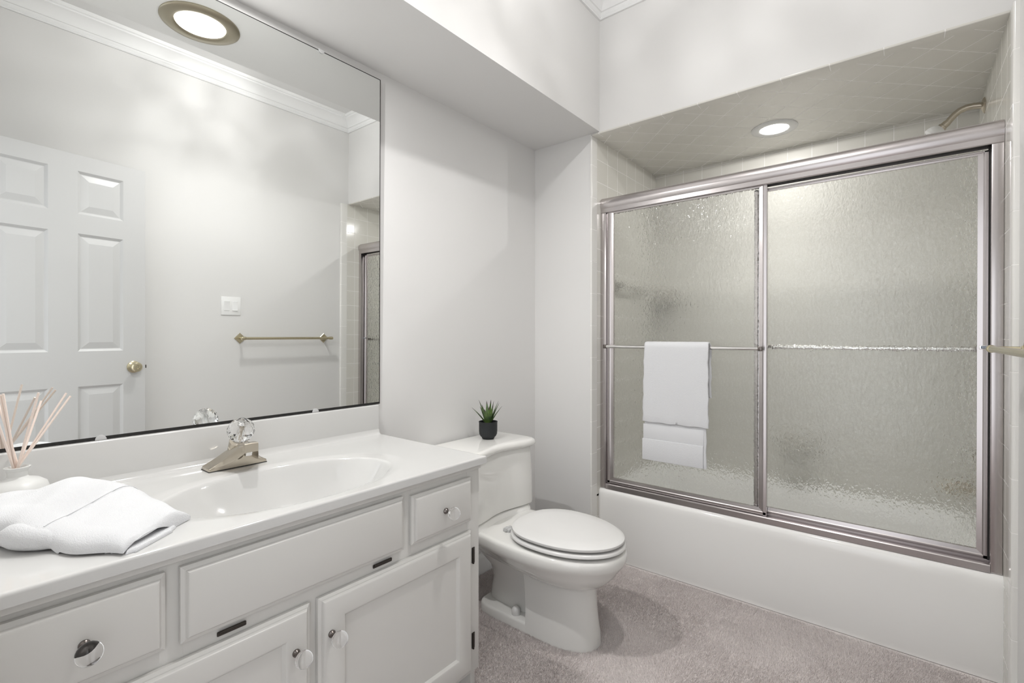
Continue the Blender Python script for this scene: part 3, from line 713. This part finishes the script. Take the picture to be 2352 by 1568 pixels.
def panel(name, x0, x1, y, z0, z1, label, sl=.030, st=.012, sb=.030):
    """framed sliding glass panel; returns the frame mesh (part)"""
    bm = B(); t_ = .0085; pf = lambda w: [(0, -t_), (w * .10, -t_ - .0012), (w * .45, -t_ - .0012), (w * .55, -t_ + .001), (w, -t_ + .003), (w, t_), (0, t_)]
    # left, right stiles
    for xe, sg, w in ((x0, 1, sl if x0 > .5 else .036), (x1, -1, .031)):
        P = [(xe + sg * a, y + c) for a, c in pf(w)]
        ring_loft(bm, [[(p[0], p[1], z0) for p in P], [(p[0], p[1], z1) for p in P]])
    for ze, sg, w in ((z0, 1, sb), (z1, -1, st)):
        P = [(y + c, ze + sg * a) for a, c in pf(w)]
        ring_loft(bm, [[(x0 + .002, *p) for p in P], [(x1 - .002, *p) for p in P]])
    f = obj(name, bm, M['alu'], et, ang=25, label=label)
    bm = B(); box(bm, (x0 + .02, y - .0015, z0 + .015), (x1 - .02, y + .0025, z1 - .006)); obj('glass_pane', bm, M['rain'], f)
    return f
XP = 1.1565
p1 = panel('outer_sliding_panel', .396, XP, 2.3085, RZ + .029, 1.7735, 'outer sliding panel at the left')
p2 = panel('inner_sliding_panel', 1.102, 1.842, 2.3315, RZ + .031, 1.758, 'inner sliding panel at the right')
# towel bars
by, bz = 2.252, 1.066
bm = B(); tube(bm, [(.402, by, bz), (1.135, by, bz)], .0082, 20); b1 = obj('towel_bar', bm, M['chrome'], p1)
for x in (.411, 1.141):
    bm = B(); box(bm, (x - .009, by - .010, bz - .010), (x + .009, by + .006, bz + .010), .003, 2); box(bm, (x - .006, by + .006, bz - .007), (x + .006, 2.2985, bz + .007), .002, 2)
    obj('bar_bracket', bm, M['hinge2'], b1)
by2, bz2 = 2.385, 1.072
bm = B(); tube(bm, [(1.115, by2, bz2), (1.830, by2, bz2)], .010, 20); b2 = obj('towel_bar', bm, M['chrome'], p2)
for x in (1.123, 1.824):
    bm = B(); box(bm, (x - .009, 2.341, bz2 - .009), (x + .009, by2 + .012, bz2 + .009), .003, 2); obj('bar_bracket', bm, M['hinge2'], b2)
bm = B(); box(bm, (1.8155, 2.3165, bz2 - .004 + .006), (1.8385, 2.322, bz2 + .010 + .006), .0015, 2); pb = obj('clamp_plate', bm, M['chrome'], p2)
bm = B(); box(bm, (1.8195, 2.3155, bz2 - .0015 + .006), (1.8345, 2.3167, bz2 + .0075 + .006), .0004); lb = obj('label_plate', bm, M['label'], pb, label='dark blue maker label')
bm = B(); box(bm, (1.8205, 2.3149, bz2 + .0062), (1.8335, 2.3156, bz2 + .0068)); box(bm, (1.8205, 2.3149, bz2 + .0122), (1.8335, 2.3156, bz2 + .0128))
for i in range(7): box(bm, (1.8212 + i * .0017, 2.3149, bz2 + .0080), (1.8222 + i * .0017, 2.3156, bz2 + .0108))
obj('lettering', bm, M['labelink'], lb)

# ---- hanging towel
ht = thing('hanging_towel', 'white bath towel draped over the chrome bar of the shower door', 'towel', (.78, by, bz))
def drape(x0, x1, zf, zb_, th, rad, wav, sd, nu=70, skew=0):
    jr = random.Random(int(sd * 10))
    """sheet over the bar: front bottom zf, back bottom zb_; rad: inner radius round the bar"""
    bm = B(); path = []
    for i in range(22): path.append((by - rad, zf + (bz - zf) * i / 22))
    for i in range(13):
        a = PI - PI * i / 12; path.append((by + rad * math.cos(a), bz + rad * math.sin(a)))
    for i in range(1, 23): path.append((by + rad, bz - (bz - zb_) * i / 22))
    N = len(path); rows = {}
    def pt(k, i, o):
        y, z = path[k]; u = i / nu
        if k < 22: n_ = (-1, 0); dn = (bz - z)
        elif k < 35: a = PI - PI * (k - 22) / 12; n_ = (math.cos(a), math.sin(a)); dn = 0
        else: n_ = (1, 0); dn = 0
        x = x0 + (x1 - x0) * u + (.0016 * math.sin(z * 60 + sd) + .0010 * math.sin(z * 137)) * (1 if u < .05 or u > .95 else 0) + skew * dn * (u - .4) - .014 * dn * (1 - u) 
        f = wav * min(1, dn / .2) * (math.sin(u * 5 + sd + dn * 2) * .6 + math.sin(u * 11 + sd * 2 - dn * 3) * .3)
        er = rnd(u, .045); th2 = th * (.35 + .65 * er)
        if k in (0, N - 1): th2 *= .5
        off = o * th2 * .5 * (1 + jr.uniform(-.07, .07))
        return (x, y + n_[0] * off - abs(f) * (1 if k < 22 else 0), z + n_[1] * off + (.0015 * math.sin(u * 23 + sd) if k in (0, N - 1) else 0))
    A = [[bm.verts.new(pt(k, i, 1)) for i in range(nu + 1)] for k in range(N)]
    I = [[bm.verts.new(pt(k, i, -1)) for i in range(nu + 1)] for k in range(N)]
    for k in range(N - 1):
        for i in range(nu):
            bm.faces.new((A[k][i], A[k][i + 1], A[k + 1][i + 1], A[k + 1][i])); bm.faces.new((I[k][i], I[k + 1][i], I[k + 1][i + 1], I[k][i + 1]))
        bm.faces.new((A[k][0], A[k + 1][0], I[k + 1][0], I[k][0])); bm.faces.new((A[k][nu], I[k][nu], I[k + 1][nu], A[k + 1][nu]))
    for i in range(nu):
        bm.faces.new((A[0][i], I[0][i], I[0][i + 1], A[0][i + 1])); bm.faces.new((A[-1][i], A[-1][i + 1], I[-1][i + 1], I[-1][i]))
    return bm
obj('inner_fold', drape(.638, .925, .522, .80, .0085, .0125, .0008, .4), M['towel'], ht, ang=80)
obj('outer_fold', drape(.634, .935, .708, .84, .0095, .0228, .0030, 1.4, skew=.01), M['towel'], ht, ang=80)
bm = B(); dz0, dz1 = .622, .700
fr = lambda x0, x1, z0, z1, y: box(bm, (x0, y - .0012, z0), (x1, y, z1), .0005)
fr(.628, .915, .618, .696, by - .0178); obj('woven_band', bm, M['towelband'], ht)
bm = B(); box(bm, (.624, by - .0225, .522), (.913, by - .0175, .624), .002, 3); obj('hem_fold', bm, M['towel'], ht)

# ---- shower fittings
SY = 2.80
st = thing('shower_fixture', 'brushed nickel shower arm and head high on the right shower wall', 'shower head', (XB, SY, 2.078))
bm = B(); s = .034
R = [[(XB - h, SY, 2.078 + r), (XB - h, SY + r, 2.078), (XB - h, SY, 2.078 - r), (XB - h, SY - r, 2.078)] for r, h in ((s, 0), (s, .003), (s * .85, .007), (s * .45, .012), (s * .3, .016))]
ring_loft(bm, R); obj('flange', bm, M['nickel'], st, ang=20)
bm = B(); tube(bm, [(XB - .004, SY, 2.078), (XB - .035, SY, 2.084), (XB - .058, SY, 2.084), (XB - .078, SY, 2.077), (XB - .094, SY, 2.064), (XB - .108, SY, 2.048), (XB - .119, SY, 2.033)], .0128, 18); obj('arm', bm, M['nickel'], st)
bm = B(); ax = Vector((-.75, 0, -.66)); lathe(bm, [(0, 0), (.0145, 0), (.0145, .016), (.017, .018), (.017, .026), (.012, .03), (0, .03)], (XB - .118, SY, 2.036), ax); obj('swivel', bm, M['nickel'], st)
bm = B(); lathe(bm, [(0, 0), (.018, 0), (.024, .006), (.031, .018), (.034, .030), (.034, .042), (.028, .044), (0, .042)], Vector((XB - .118, SY, 2.036)) + ax * .026, ax); obj('head', bm, M['plastic'], st)
vt2 = thing('shower_valve', 'nickel shower valve handle on the right shower wall above the tub spout', 'valve', (XB, SY, .62))
bm = B(); lathe(bm, [(0, 0), (.055, 0), (.055, .004), (.045, .010), (.02, .014), (0, .014)], (XB, SY, .62), (-1, 0, 0)); obj('plate', bm, M['nickel'], vt2)
bm = B(); lathe(bm, [(0, .012), (.016, .012), (.016, .03), (.028, .034), (.030, .05), (.026, .062), (0, .064)], (XB, SY, .62), (-1, 0, 0), 10); obj('handle', bm, M['glass'], vt2, ang=10)
bm = B(); lathe(bm, [(0, 0), (.028, 0), (.028, .008), (.022, .012), (.022, .09), (.024, .115), (.022, .125), (0, .127)], (XB, SY, .475), (-1, 0, -.04)); lathe(bm, [(0, 0), (.012, 0), (.012, -.03), (0, -.03)], (XB - .108, SY, .468))
tag(obj('tub_spout', bm, M['nickel']), 'nickel tub spout seen through the glass at lower right', 'spout')
def ceramic_dish(x, z, w, label):
    bm = B()
    box(bm, (x - w / 2, YB - .012, z - .045), (x + w / 2, YB, z + .055), .006, 3)
    pts = [(x - w * .45, YB - .01), (x + w * .45, YB - .01), (x + w * .45, YB - .05), (x + w * .34, YB - .078), (x, YB - .088), (x - w * .34, YB - .078), (x - w * .45, YB - .05)]
    prism(bm, pts, 'z', z - .040, z - .012, .005)
    tube(bm, [(x - w * .42, YB - .010, z + .028), (x - w * .40, YB - .045, z + .028), (x - w * .2, YB - .055, z + .028), (x + w * .2, YB - .055, z + .028), (x + w * .40, YB - .045, z + .028), (x + w * .42, YB - .010, z + .028)], .008, 12)
    return tag(obj('soap_dish', bm, pbr('ceramic_dish', (.62, .60, .55), .08)), label, 'soap dish')
ceramic_dish(1.165, .545, .16, 'ceramic soap dish low on the tiled wall behind the right glass panel')
ceramic_dish(.455, 1.365, .12, 'small ceramic soap dish at shoulder height behind the left glass panel')
bm = B(); zz = 1.40
for y in (2.46, 2.74): box(bm, (XA, y - .025, zz - .035), (XA + .012, y + .025, zz + .035), .004, 2); box(bm, (XA + .01, y - .013, zz - .016), (XA + .065, y + .013, zz + .016), .005, 2)
tube(bm, [(XA + .05, 2.46, zz), (XA + .05, 2.74, zz)], .010, 14)
tag(obj('ceramic_towel_bar', bm, pbr('ceramic_bar', (.66, .64, .59), .08)), 'ceramic towel bar on the left shower wall behind glass', 'towel bar')

# ================================================================== RIGHT WALL (seen in the mirror)
wb = thing('brass_towel_bar', 'satin brass towel bar with diamond brackets on the right wall', 'towel bar', (W, 1.69, 1.08))
BZ = 1.082; BX = W - .072
bm = B(); tube(bm, [(BX, 1.375, BZ), (BX, 2.025, BZ)], .0092, 20); obj('bar', bm, M['brass'], wb)
for y in (1.385, 1.990):
    bm = B(); R = [[(W - h, y, BZ + r), (W - h, y + r, BZ), (W - h, y, BZ - r), (W - h, y - r, BZ)] for r, h in ((.037, .0005), (.037, .003), (.033, .006), (.011, .009), (.009, .013))]
    ring_loft(bm, R); tube(bm, [(W - .015, y, BZ), (BX, y, BZ)], .008, 16); lathe(bm, [(0, -.014), (.0105, -.014), (.0115, -.010), (.0115, .010), (.0105, .014), (0, .014)], (BX, y + (.022 if y > 1.5 else -.004), BZ), (0, 1, 0), 20)
    obj('bracket', bm, M['brass'], wb, ang=20)
sw = thing('light_switch', 'white double rocker light switch on the right wall, seen in the mirror', 'switch', (W, 1.328, 1.295))
bm = B(); box(bm, (W - .006, 1.268, 1.236), (W - .0005, 1.389, 1.358), .003, 2); obj('cover_plate', bm, M['plastic'], sw)
for y, tl_ in ((1.302, 1), (1.352, -1)):
    bm = B(); prism(bm, [(W - .0055, 1.264), (W - .0055, 1.330), (W - .0055 - (.007 if tl_ > 0 else .003), 1.328), (W - .0075, 1.297), (W - .0055 - (.003 if tl_ > 0 else .006), 1.266)], 'y', y - .0165, y + .0165, .0006); obj('rocker', bm, M['trim'], sw)

# ---- open six-panel door leaf
DLn = .712
hx, hy = 1.690, .134; fx, fy = 1.796, .838
ux, uy = (fx - hx) / DLn, (fy - hy) / DLn; ln = math.hypot(ux, uy); ux /= ln; uy /= ln
nx_, ny_ = -uy, ux      # faces the mirror
DT = 2.040; DB = FL + .018
def dp(s_, d_, z): return (hx + ux * s_ + nx_ * d_, hy + uy * s_ + ny_ * d_, z)
dr = thing('door_leaf', 'white six panel door standing open against the right wall, seen in the mirror', 'door', (hx, hy, FL))
cols = [(.097, .293), (.409, .607)]; rows = [(1.735, 1.957), (1.018, 1.633), (.20, .834)]
bm = B(); sxs = sorted({0, DLn, *[c for q in cols for c in q]}); szs = sorted({DB, DT, *[c for q in rows for c in q]})
for side, d0 in ((1, .0), (-1, -.035)):
    vv = {(a, b_): bm.verts.new(dp(a, d0, b_)) for a in sxs for b_ in szs}
    for i in range(len(sxs) - 1):
        for j in range(len(szs) - 1):
            a0, a1, b0, b1 = sxs[i], sxs[i + 1], szs[j], szs[j + 1]
            if any(abs(a0 - c[0]) < 1e-6 for c in cols) and any(abs(b0 - r[0]) < 1e-6 for r in rows):
                prev = [vv[(a0, b0)], vv[(a1, b0)], vv[(a1, b1)], vv[(a0, b1)]]
                for ins, dd in ((.004, -.003), (.012, -.0095), (.016, -.0095), (.045, -.002), (.047, -.0015)):
                    k = [bm.verts.new(dp(*q)) for q in ((a0 + ins, d0 + side * dd, b0 + ins), (a1 - ins, d0 + side * dd, b0 + ins), (a1 - ins, d0 + side * dd, b1 - ins), (a0 + ins, d0 + side * dd, b1 - ins))]
                    for q in range(4): bm.faces.new((prev[q], prev[(q + 1) % 4], k[(q + 1) % 4], k[q]))
                    prev = k
                bm.faces.new(prev)
            else: bm.faces.new((vv[(a0, b0)], vv[(a1, b0)], vv[(a1, b1)], vv[(a0, b1)]))
for (a, b_, c, d_) in (((0, DB), (DLn, DB), 0, 0), ((DLn, DB), (DLn, DT), 0, 0), ((DLn, DT), (0, DT), 0, 0), ((0, DT), (0, DB), 0, 0)):
    q = [bm.verts.new(dp(a[0], 0, a[1])), bm.verts.new(dp(b_[0], 0, b_[1])), bm.verts.new(dp(b_[0], -.035, b_[1])), bm.verts.new(dp(a[0], -.035, a[1]))]; bm.faces.new(q)
bmesh.ops.remove_doubles(bm, verts=bm.verts[:], dist=1e-5)
leafm = obj('door_panel', bm, M['door'], dr, ang=12)
bm = B(); o_ = dp(.655, .0005, .924); lathe(bm, [(0, 0), (.033, 0), (.033, .004), (.026, .009), (.012, .012), (.011, .022), (.020, .027), (.0265, .035), (.0265, .044), (.021, .050), (.010, .051), (.008, .048), (0, .048)], o_, (nx_, ny_, 0), 36)
dk = obj('door_knob', bm, M['brass'], leafm, label='polished brass door knob')
bm = B(); a = dp(DLn, -.010, .94); b_ = dp(DLn + .010, -.024, .965)
q0 = [dp(DLn - .002, -.011, .914), dp(DLn + .011, -.011, .914), dp(DLn + .007, -.024, .914), dp(DLn - .002, -.024, .914)]; q1 = [(x, y, z + .018) for x, y, z in q0]
ring_loft(bm, [q0, q1]); obj('latch_bolt', bm, M['hinge2'], leafm)
